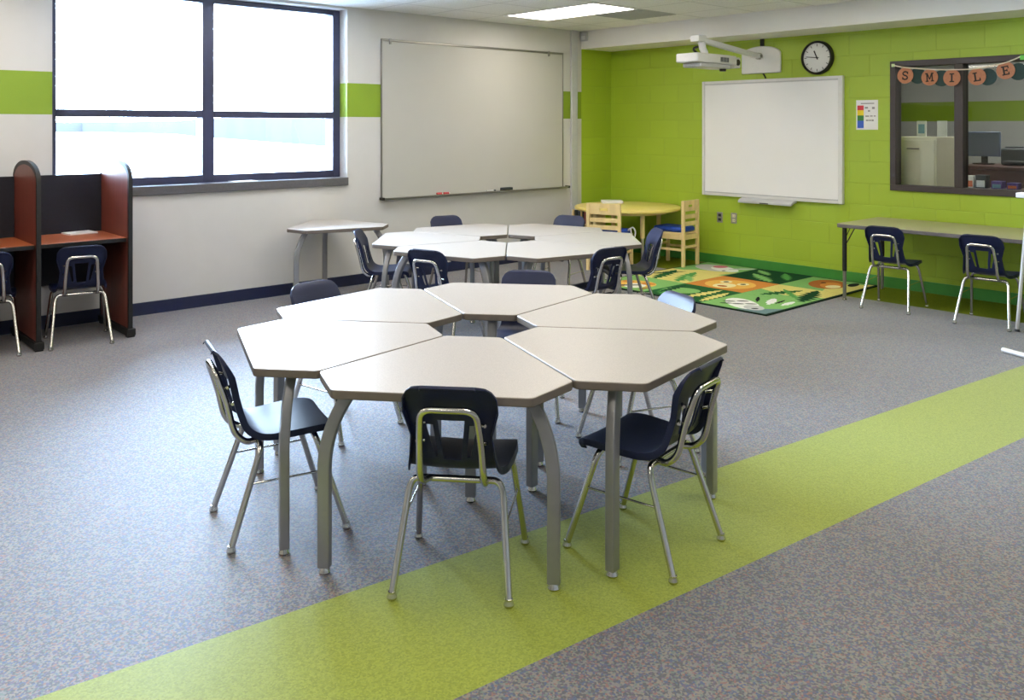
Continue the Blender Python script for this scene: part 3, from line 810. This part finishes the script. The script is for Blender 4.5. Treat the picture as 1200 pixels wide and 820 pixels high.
# ------------------------------------------------------------------ banner
bn = thing('letter_banner', 'SMILE letter banner of copper discs strung across the office window', 'banner', (7.985, 3.1, 1.95))
sp_ = [(3.618, 2.062), (3.505, 2.035), (3.29, 2.008), (3.098, 1.996), (2.89, 1.996), (2.665, 2.035), (2.545, 2.082)]
b = MB(); b.tube(catmull([(0, y - 3.1, z - 1.95) for y, z in sp_], 6), .006, 6); b.build('string', M['string'], bn)
def disc(parent, name, y, z, r, x, m_):
    b = MB(); b.lathe([(0, 0), (r, 0), (r, .003), (0, .003)], 32, mt=Matrix.Translation((x, y - 3.1, z - 1.95)) @ Matrix.Rotation(-PI / 2, 4, 'Y')); return b.build(name, m_, parent, smooth=30)
for y, z in ((3.397, 1.955), (3.189, 1.925), (2.809, 1.92), (2.571, 1.955)): disc(bn, 'dark_disc', y, z, .072, .012, M['teal_card'])
def glyph(ch):
    """slab letters in a unit box: list of polygons (u right, v up)"""
    R_ = lambda u0, u1, v0, v1: [(u0, v0), (u1, v0), (u1, v1), (u0, v1)]
    if ch == 'I': return [R_(.4, .6, 0, 1), R_(.22, .78, 0, .14), R_(.22, .78, .86, 1)]
    if ch == 'L': return [R_(.2, .4, 0, 1), R_(.05, .55, .86, 1), R_(.05, .9, 0, .14), R_(.76, .9, .14, .34)]
    if ch == 'E': return [R_(.2, .4, 0, 1), R_(.06, .88, .86, 1), R_(.06, .88, 0, .14), R_(.4, .7, .43, .57), R_(.76, .88, .68, .86), R_(.76, .88, .14, .32), R_(.62, .72, .36, .64)]
    if ch == 'M': return [R_(.1, .26, 0, 1), R_(.74, .9, 0, 1), R_(-.02, .36, 0, .13), R_(.64, 1.02, 0, .13), R_(-.02, .26, .87, 1), R_(.74, 1.02, .87, 1),
                          [(.1, 1), (.28, 1), (.56, .25), (.44, .25)], [(.72, 1), (.9, 1), (.56, .25), (.44, .25)]]
    if ch == 'S':
        c_ = []
        pth = catmull([(.82, .74, 0), (.74, .88, 0), (.5, .95, 0), (.26, .86, 0), (.22, .70, 0), (.34, .57, 0), (.5, .5, 0), (.68, .42, 0), (.79, .27, 0), (.72, .12, 0), (.5, .05, 0), (.26, .11, 0), (.17, .26, 0)], 4)
        for i in range(len(pth) - 1):
            t = (pth[min(i + 2, len(pth) - 1)] - pth[max(i - 1, 0)]).normalized(); t0 = (pth[i + 1] - pth[max(i - 1, 0)]).normalized()
            n0 = Vector((-t0.y, t0.x, 0)) * .085; n1 = Vector((-t.y, t.x, 0)) * .085
            c_.append([(pth[i] - n0)[:2], (pth[i + 1] - n1)[:2], (pth[i + 1] + n1)[:2], (pth[i] + n0)[:2]])
        return c_ + [R_(.76, .88, .66, .95), R_(.12, .24, .05, .34)]
for ch, y, z, tilt in (('S', 3.505, 1.962, 0), ('M', 3.288, 1.937, 3), ('I', 3.098, 1.925, 0), ('L', 2.891, 1.925, 8), ('E', 2.665, 1.968, 10)):
    d = disc(bn, 'letter_disc', y, z, .073, 0, M['kraft'])
    b = MB(); sz = .078
    ca, sa = math.cos(rad(tilt)), math.sin(rad(tilt))
    for k, poly in enumerate(glyph(ch)):
        q = []
        for u, v_ in poly:
            a_, c_ = (u - .5) * sz * .9, (v_ - .5) * sz
            q.append((ca * a_ - sa * c_, sa * a_ + ca * c_))
        # u right on screen = -Y
        mt = Matrix(((0, 0, -1, -.003), (-1, 0, 0, y - 3.1), (0, 1, 0, z - 1.95), (0, 0, 0, 1)))
        b.prism(q, 0, .0012 + .00003 * k, mt=mt)
    b.build('letter', M['ink'], d, smooth=0)
b = MB(); b.box(-.006, .012, .505, .532, .095, .125); b.build('tape', M['pale_clip'], bn, bevel=.003)
b = MB(); b.box(-.006, .012, -.585, -.545, .10, .14); b.build('tape', M['lime_clip'], bn, bevel=.003)

# ------------------------------------------------------------------ outlets
def outlet(label, y, z, holes):
    t = thing('wall_outlet', label, 'outlet', (XG, y, z))
    b = MB(); b.box(-.006, 0, -.036, .036, -.057, .057); b.build('cover_plate', M['steel'], t, bevel=.003)
    for zz in (-.024, .024):
        b = MB(); b.box(-.009, -.006, -.018, .018, zz - .015, zz + .015); s_ = b.build('socket', M[holes], t, bevel=.002)
        b = MB(); b.box(-.0095, -.009, -.01, -.006, zz - .006, zz + .006); b.box(-.0095, -.009, .006, .01, zz - .006, zz + .006); b.build('slots', M['ink'], s_, smooth=0)
outlet('steel outlet plate with dark sockets on the green wall, nearer the wooden chair', 5.535, .508, 'charcoal')
outlet('steel outlet plate with pale sockets on the green wall, nearer the board centre', 5.357, .512, 'cream_paint')

# ------------------------------------------------------------------ round table and wooden chairs
RT = (7.425, 6.335)
rt = thing('round_table', 'round maple activity table in the green corner', 'table', (*RT, 0))
b = MB(); b.lathe([(0, .575), (.565, .575), (.582, .582), (.587, .596), (.582, .611), (.57, .616), (0, .616)], 72); b.build('tabletop', M['wood_top'], rt, smooth=30)
b = MB(); b.lathe([(.42, .545), (.44, .545), (.44, .575), (.42, .575)], 40); b.build('apron', M['wood_light'], rt)
for k in range(4):
    a_ = rad(-115 + 90 * k); x, y = .385 * math.cos(a_), .385 * math.sin(a_)
    b = MB(); b.lathe([(0, .30), (.025, .30), (.025, .575), (0, .575)], 18, mt=Matrix.Translation((x, y, 0))); lg = b.build('leg', M['wood_light'], rt)
    b = MB(); b.lathe([(0, .012), (.017, .012), (.017, .31), (0, .31)], 16, mt=Matrix.Translation((x, y, 0))); b.build('leg_extension', M['steel'], lg)
    b = MB(); b.lathe([(0, 0), (.026, 0), (.026, .008), (.018, .016), (0, .016)], 16, mt=Matrix.Translation((x, y, 0))); b.build('foot_glide', M['chrome'], lg)
p = MB(); p.box(-.12, .12, -.09, .09, 0, .028); o = p.build('flat_box', M['paper'], bevel=.004); o.location = (7.58, 6.70, .616); o.rotation_euler = (0, 0, rad(-42))
tag(o, 'flat white box lying on the round maple table', 'box')

def wood_chair(label, x, y, h, w, d, ties):
    t = thing('wooden_chair', label, 'chair', (x, y, 0), face(h), 'wooden chairs at the round table')
    P = .034; hs = .36
    for s in (-1, 1):
        b = MB(); b.box(s * w / 2 - P / 2, s * w / 2 + P / 2, -d / 2 - P / 2, -d / 2 + P / 2, 0, .70); b.build('back_post', M['wood_light'], t, bevel=.005)
        b = MB(); b.box(s * w / 2 - P / 2, s * w / 2 + P / 2, d / 2 - P / 2, d / 2 + P / 2, 0, hs - .02); b.build('leg', M['wood_light'], t, bevel=.005)
        b = MB(); b.box(s * w / 2 - .01, s * w / 2 + .01, -d / 2 + P / 2, d / 2 - P / 2, .165, .19); b.build('stretcher', M['wood_light'], t, bevel=.003)
        b = MB(); b.box(s * w / 2 - .011, s * w / 2 + .011, -d / 2 + P / 2, d / 2 - P / 2, hs - .075, hs - .02); b.build('seat_rail', M['wood_light'], t, bevel=.003)
    for yy in (-d / 2, d / 2):
        b = MB(); b.box(-w / 2 + P / 2, w / 2 - P / 2, yy - .01, yy + .01, hs - .075, hs - .02); b.build('seat_rail', M['wood_light'], t, bevel=.003)
        b = MB(); b.box(-w / 2 + P / 2, w / 2 - P / 2, yy - .009, yy + .009, .195, .22); b.build('stretcher', M['wood_light'], t, bevel=.003)
    b = MB(); b.box(-w / 2 - .012, w / 2 + .012, -d / 2 + P / 2, d / 2 + .022, hs - .02, hs); b.build('seat', M['wood_light'], t, bevel=.006)
    # back: a broad top rail with a hand slot, then slats
    hw_ = w / 2 - P / 2
    b = MB()
    z0, z1 = .585, .70
    b.box(-hw_, -.045, -d / 2 - .008, -d / 2 + .008, z0, z1); b.box(.045, hw_, -d / 2 - .008, -d / 2 + .008, z0, z1)
    b.box(-.045, .045, -d / 2 - .008, -d / 2 + .008, z0, .628); b.box(-.045, .045, -d / 2 - .008, -d / 2 + .008, .652, z1)
    b.build('top_rail', M['wood_light'], t, bevel=.002)
    for z in (.505, .43):
        b = MB(); b.box(-hw_, hw_, -d / 2 - .008, -d / 2 + .008, z, z + .045); b.build('slat', M['wood_light'], t, bevel=.003)
    b = MB(); b.box(-w / 2 + .005, w / 2 - .005, -d / 2 + .02, d / 2 + .015, hs, hs + .055); cu = b.build('cushion', M['blue_cushion'], t, bevel=.024, segs=4)
    if ties:
        b = MB()
        b.tube(catmull([(w / 2 - .02, d / 2 - .06, hs + .03), (w / 2 + .03, d / 2 - .05, hs + .07), (w / 2 + .055, d / 2 - .03, hs + .02), (w / 2 + .04, d / 2 - .04, hs - .06)], 6), .008, 8)
        b.tube(catmull([(w / 2 - .02, d / 2 - .08, hs + .03), (w / 2 + .02, d / 2 - .09, hs + .06), (w / 2 + .03, d / 2 - .08, hs - .01), (w / 2 + .045, d / 2 - .06, hs - .07)], 6), .008, 8)
        b.build('tie', M['paper'], cu)
    return t
h = 21
bx, by = 6.72, 6.056
wood_chair('wooden chair with tied blue cushion at the round table, back toward us', bx + .19 * math.cos(rad(h)), by + .19 * math.sin(rad(h)), h, .345, .37, True)
h = 95
wood_chair('wooden chair with blue cushion, side-on between round table and rug', 7.625 + .18 * math.cos(rad(h)), 5.635 + .18 * math.sin(rad(h)), h, .28, .37, False).location.z = .0112

# small book rack in the corner behind the round table
bk = thing('book_rack', 'small wooden book rack against the white wall left of the round table', 'rack', (7.42, 6.92, 0), -PI / 2)
b = MB(); b.box(-.15, -.13, -.12, .13, 0, .53); b.build('side_panel', M['wood_light'], bk, bevel=.004)
b = MB(); b.box(.13, .15, -.12, .13, 0, .53); b.build('side_panel', M['wood_light'], bk, bevel=.004)
b = MB(); b.box(-.012, .010, -.126, -.112, .03, .53); b.build('divider', M['wood_light'], bk, bevel=.003)
b = MB(); b.box(-.13, .13, .11, .13, .02, .53); b.build('back_panel', M['wood_light'], bk, bevel=.003)
for z in (.03, .36):
    b = MB(); b.box(-.13, .13, -.12, .11, z, z + .018); b.build('shelf', M['wood_light'], bk, bevel=.003)
bcol = [((30, 38, 32), 'dark green'), ((46, 52, 60), 'dark grey'), ((44, 34, 32), 'dark brown'), ((140, 60, 50), 'red'), ((206, 202, 192), 'white')]
for i, (rgb, nm) in enumerate(bcol):
    x0 = -.122 + i * .05; hgt = (.15, .14, .16, .15, .14)[i]
    t = thing('book', nm + ' book standing on the upper shelf of the small book rack', 'book', (7.402, 6.92 - x0 - .02, .3785), -PI / 2, 'books on the corner rack')
    b = MB(); b.box(-.019, .019, -.09, .09, 0, hgt); b.build('cover', mat('book_cover_' + nm.replace(' ', '_'), rgb, .5), t, bevel=.003)
    b = MB(); b.box(-.016, .016, -.087, .088, hgt - .004, hgt + .001); b.build('pages', M['paper'], t, smooth=0)

# ------------------------------------------------------------------ long table along the green wall
lt = thing('activity_table', 'long grey-topped table standing along the green wall below the office window', 'table', (7.525, 2.78, 0))
hx, hy, zt = .405, .95, .658
b = MB(); b.prism(round_poly([(-hx, -hy), (hx, -hy), (hx, hy), (-hx, hy)], .05, 6), zt - .032, zt, 0, 1); b.build('tabletop', [M['table_grey'], M['table_edge']], lt, bevel=.004)
for sx in (-1, 1):
    for sy in (-1, 1):
        x, y = sx * .355, sy * .89
        b = MB(); b.lathe([(0, .25), (.019, .25), (.019, zt - .032), (0, zt - .032)], 16, mt=Matrix.Translation((x, y, 0))); lg = b.build('leg', M['black_plastic'], lt)
        b = MB(); b.lathe([(0, .012), (.015, .012), (.015, .26), (0, .26)], 14, mt=Matrix.Translation((x, y, 0))); b.build('leg_extension', M['aluminium'], lg)
        b = MB(); b.lathe([(0, 0), (.02, 0), (.02, .008), (.014, .014), (0, .014)], 14, mt=Matrix.Translation((x, y, 0))); b.build('foot_glide', M['chrome'], lg)
        b = MB(); b.tube([(x, y, .46), (x - sx * .0, y - sy * .09, zt - .034)], .005, 6); b.tube([(x, y, .52), (x, y - sy * .05, zt - .034)], .004, 6); b.build('brace', M['black_plastic'], lg)

# ------------------------------------------------------------------ rolling easel at the right edge
es = thing('rolling_easel', 'white metal easel by the right-hand chair, foot bar on the carpet', 'easel', (0, 0, 0))
b = MB(); b.tube([(7.008, 2.262, .012), (6.766, 2.110, 1.02), (6.64, 2.03, 1.55)], .013, 10); lg = b.build('leg', M['white_metal'], es)
b = MB(); b.lathe([(0, 0), (.018, 0), (.018, .012), (.012, .02), (0, .02)], 14, mt=Matrix.Translation((7.008, 2.262, 0))); b.build('foot_glide', M['charcoal'], lg)
b = MB(); b.tube([(6.15, 1.78, .03), (6.62, 1.80, 1.55)], .013, 10); b.build('leg', M['white_metal'], es)
b = MB(); b.tube(rounded([(6.276, 2.113, .02), (6.235, 2.01, .02), (5.98, 1.30, .02)], .05, 5), .016, 10); b.build('foot_bar', M['white_metal'], es)
b = MB(); b.tube([(6.94, 1.05, .012), (6.64, 1.2, 1.55)], .013, 10); b.build('leg', M['white_metal'], es)
b = MB(); b.tube([(6.02, 1.35, .03), (6.62, 1.3, 1.55)], .013, 10); b.build('leg', M['white_metal'], es)
b = MB(); b.box(6.55, 6.65, 1.1, 2.125, 1.01, 1.045); b.build('tray', M['white_metal'], es, bevel=.006)
b = MB(); b.box(6.60, 6.62, 1.12, 1.98, 1.045, 1.62); b.build('board', M['board_bright'], es, bevel=.004)

# ------------------------------------------------------------------ animal rug
RX, RY, SQ = 6.115, 3.79, .622
rug_cols = {'edge': (24, 44, 34), 'lg': (128, 178, 104), 'dg': (36, 92, 48), 'dk': (22, 66, 40), 'ye': (216, 204, 122), 'or': (206, 134, 62), 'lo': (226, 176, 84),
            'gy': (186, 186, 184), 'pk': (202, 116, 130), 'wh': (226, 226, 220), 'bk': (28, 34, 34), 'bl': (104, 130, 132), 'br': (170, 100, 50), 'cr': (232, 220, 168), 'mg': (84, 150, 76)}
RK = list(rug_cols)
for k, v_ in rug_cols.items(): M['rug_' + k] = mat('rug_pile_' + k, v_, .95, vary=.12, scale=160, bump=.3, spec=.1)
rb = MB()
rb.prism([(-.03, -.03), (1.896, -.03), (1.896, 1.896), (-.03, 1.896)], 0, .008, 0)
layer = [.0082]
def shape(i, j, pts, key):
    layer[0] += .00004
    z = layer[0]
    vs = [rb.bm.verts.new(((i + min(max(a_, 0), 1)) * SQ, (j + min(max(b_, 0), 1)) * SQ, z)) for a_, b_ in pts]
    f_ = rb.bm.faces.new(vs); f_.material_index = RK.index(key)
def ell(cx, cy, rx, ry, rot=0, n=20):
    c_, s_ = math.cos(rad(rot)), math.sin(rad(rot))
    return [(cx + c_ * rx * math.cos(2 * PI * k / n) - s_ * ry * math.sin(2 * PI * k / n), cy + s_ * rx * math.cos(2 * PI * k / n) + c_ * ry * math.sin(2 * PI * k / n)) for k in range(n)]
def leaf(x0, y0, x1, y1, w_, n=7, jag=.35):
    d = Vector((x1 - x0, y1 - y0)); L = d.length; d.normalize(); nn = Vector((-d.y, d.x)); A, B = [], []
    for k in range(n + 1):
        t = k / n; base = w_ * math.sin(PI * (.12 + .85 * t))
        p = Vector((x0, y0)) + d * L * t
        A.append(tuple(p + nn * base)); B.append(tuple(p - nn * base))
        if k < n:
            p2 = Vector((x0, y0)) + d * L * (t + .6 / n); b2 = base * jag
            A.append(tuple(p2 + nn * b2)); B.append(tuple(p2 - nn * b2))
    return A + B[::-1]
FULL = [(.0, .0), (1, .0), (1, 1), (.0, 1)]
# zebra
shape(0, 0, FULL, 'lg'); shape(0, 0, [(0, 0), (.45, 0), (.12, .34), (0, .45)], 'bl'); shape(0, 0, ell(.36, .58, .20, .38, -38), 'wh'); shape(0, 0, ell(.24, .32, .13, .17, -40), 'gy'); shape(0, 0, ell(.2, .28, .05, .03, -40), 'bk')
for cx, cy in ((.30, .60), (.42, .48), (.22, .74), (.50, .66), (.36, .78)): shape(0, 0, ell(cx, cy, .030, .085, 40), 'bk')
shape(0, 0, leaf(.55, .30, .98, .46, .07, 4, .8), 'wh'); shape(0, 0, leaf(.62, .14, .98, .16, .055, 4, .8), 'wh'); shape(0, 0, leaf(.60, .50, .92, .68, .035, 4, .6), 'bk'); shape(0, 0, leaf(.66, .26, .98, .30, .03, 4, .6), 'bk')
# leaves on yellow
shape(1, 0, FULL, 'ye'); shape(1, 0, [(0, 0), (.5, 0), (.3, .5), (.5, 1), (0, 1)], 'lg'); shape(1, 0, leaf(.05, .1, .95, .35, .17), 'dk'); shape(1, 0, leaf(.1, .75, .8, .5, .12), 'dg'); shape(1, 0, leaf(.2, .25, .7, .75, .08), 'mg')
# brown monkey
shape(2, 0, FULL, 'lg'); shape(2, 0, [(0, 0), (1, 0), (.6, .5), (0, .3)], 'ye'); shape(2, 0, ell(.55, .52, .40, .27, 20), 'br'); shape(2, 0, ell(.5, .44, .26, .15, 20), 'or'); shape(2, 0, ell(.42, .36, .14, .10, 0), 'cr')
shape(2, 0, ell(.62, .62, .05, .035, 0), 'bk'); shape(2, 0, ell(.78, .22, .18, .07, 10), 'bk')
# dark leaves with fronds
shape(0, 1, FULL, 'dg'); shape(0, 1, ell(.5, .7, .22, .28, 30), 'lg'); shape(0, 1, leaf(.08, .05, .85, .12, .10), 'ye'); shape(0, 1, leaf(.1, .35, .95, .3, .10), 'ye'); shape(0, 1, leaf(.05, .6, .4, .95, .13), 'mg'); shape(0, 1, leaf(.2, .85, .9, .9, .09), 'dk')
# lion
shape(1, 1, FULL, 'or'); shape(1, 1, ell(.45, .5, .38, .38), 'lo'); shape(1, 1, ell(.3, .5, .2, .16), 'cr'); shape(1, 1, ell(.58, .66, .11, .085), 'cr'); shape(1, 1, ell(.58, .36, .11, .085), 'cr')
shape(1, 1, ell(.58, .66, .05, .04), 'bk'); shape(1, 1, ell(.58, .36, .05, .04), 'bk'); shape(1, 1, ell(.24, .5, .06, .08), 'br')
# dark ferns
shape(2, 1, FULL, 'dk'); shape(2, 1, leaf(.08, .2, .55, .8, .13), 'lg'); shape(2, 1, leaf(.4, .1, .92, .45, .10), 'mg'); shape(2, 1, leaf(.6, .55, .9, .92, .10), 'lg')
# giraffe
shape(0, 2, FULL, 'lg'); shape(0, 2, ell(.4, .5, .3, .34, 20), 'lo'); shape(0, 2, ell(.3, .4, .2, .16, 20), 'wh'); shape(0, 2, ell(.55, .35, .10, .12), 'or'); shape(0, 2, ell(.5, .7, .09, .1), 'or'); shape(0, 2, ell(.2, .15, .12, .03), 'br')
# leaves
shape(1, 2, FULL, 'ye'); shape(1, 2, leaf(.05, .2, .95, .5, .15), 'mg'); shape(1, 2, leaf(.0, .6, .9, .85, .14), 'dg'); shape(1, 2, leaf(.2, .05, .6, .4, .09), 'lg'); shape(1, 2, leaf(.3, .95, .9, .65, .07), 'dk')
# elephant
shape(2, 2, FULL, 'lg'); shape(2, 2, [(0, .1), (.4, 0), (.2, .6), (0, .8)], 'ye'); shape(2, 2, ell(.55, .55, .4, .28, 70), 'gy'); shape(2, 2, ell(.55, .35, .3, .18, 70), 'wh'); shape(2, 2, ell(.72, .55, .14, .12), 'pk'); shape(2, 2, leaf(.6, .3, .95, .02, .07, 4, .9), 'gy'); shape(2, 2, ell(.42, .28, .04, .03), 'bk')
rug = rb.build('animal_rug', [M['rug_' + k] for k in RK], smooth=0)
rug.location = (RX, RY, .001)
tag(rug, 'green nine-square jungle animal rug on the floor beside the green wall', 'rug')

# ------------------------------------------------------------------ daylight
wd = bpy.data.worlds.new('overcast_sky'); S.world = wd; wd.use_nodes = True
nt = wd.node_tree; bg = nt.nodes['Background']
tc = mk(nt, 'ShaderNodeTexCoord'); spz = mk(nt, 'ShaderNodeSeparateXYZ'); nt.links.new(tc.outputs['Generated'], spz.inputs[0])
rp = mk(nt, 'ShaderNodeValToRGB')
rp.color_ramp.elements[0].position = 0.0; rp.color_ramp.elements[0].color = (.66, .82, 1, 1)
rp.color_ramp.elements[1].position = .6; rp.color_ramp.elements[1].color = (.50, .71, 1, 1)
nt.links.new(spz.outputs[2], rp.inputs[0]); nt.links.new(rp.outputs[0], bg.inputs[0])
bg.inputs[1].default_value = 56.0
po = bpy.data.lights.new('window_portal', 'AREA'); po.shape = 'RECTANGLE'; po.size = WX1 - WX0; po.size_y = WZ1 - WZ0
po.cycles.is_portal = True
pl = bpy.data.objects.new('window_portal', po); COL.objects.link(pl)
pl.location = ((WX0 + WX1) / 2, YW + .24, (WZ0 + WZ1) / 2); pl.rotation_euler = (rad(-90), 0, 0)

# ------------------------------------------------------------------ camera
cd = bpy.data.cameras.new('camera'); cam = bpy.data.objects.new('camera', cd); COL.objects.link(cam)
cam.location = (0, 0, 1.5); cam.rotation_euler = (PI / 2, 0, rad(48.0216 - 90))
cd.sensor_width = 36; cd.lens = 36 * 1019.87 / 1200; cd.shift_y = (147.81 - 410) / 1200
cd.clip_start = .05; cd.clip_end = 500
S.camera = cam
S.view_settings.view_transform = 'Standard'; S.view_settings.look = 'None'; S.view_settings.gamma = 1
S.view_settings.use_curve_mapping = False; S.view_settings.exposure = 0.25
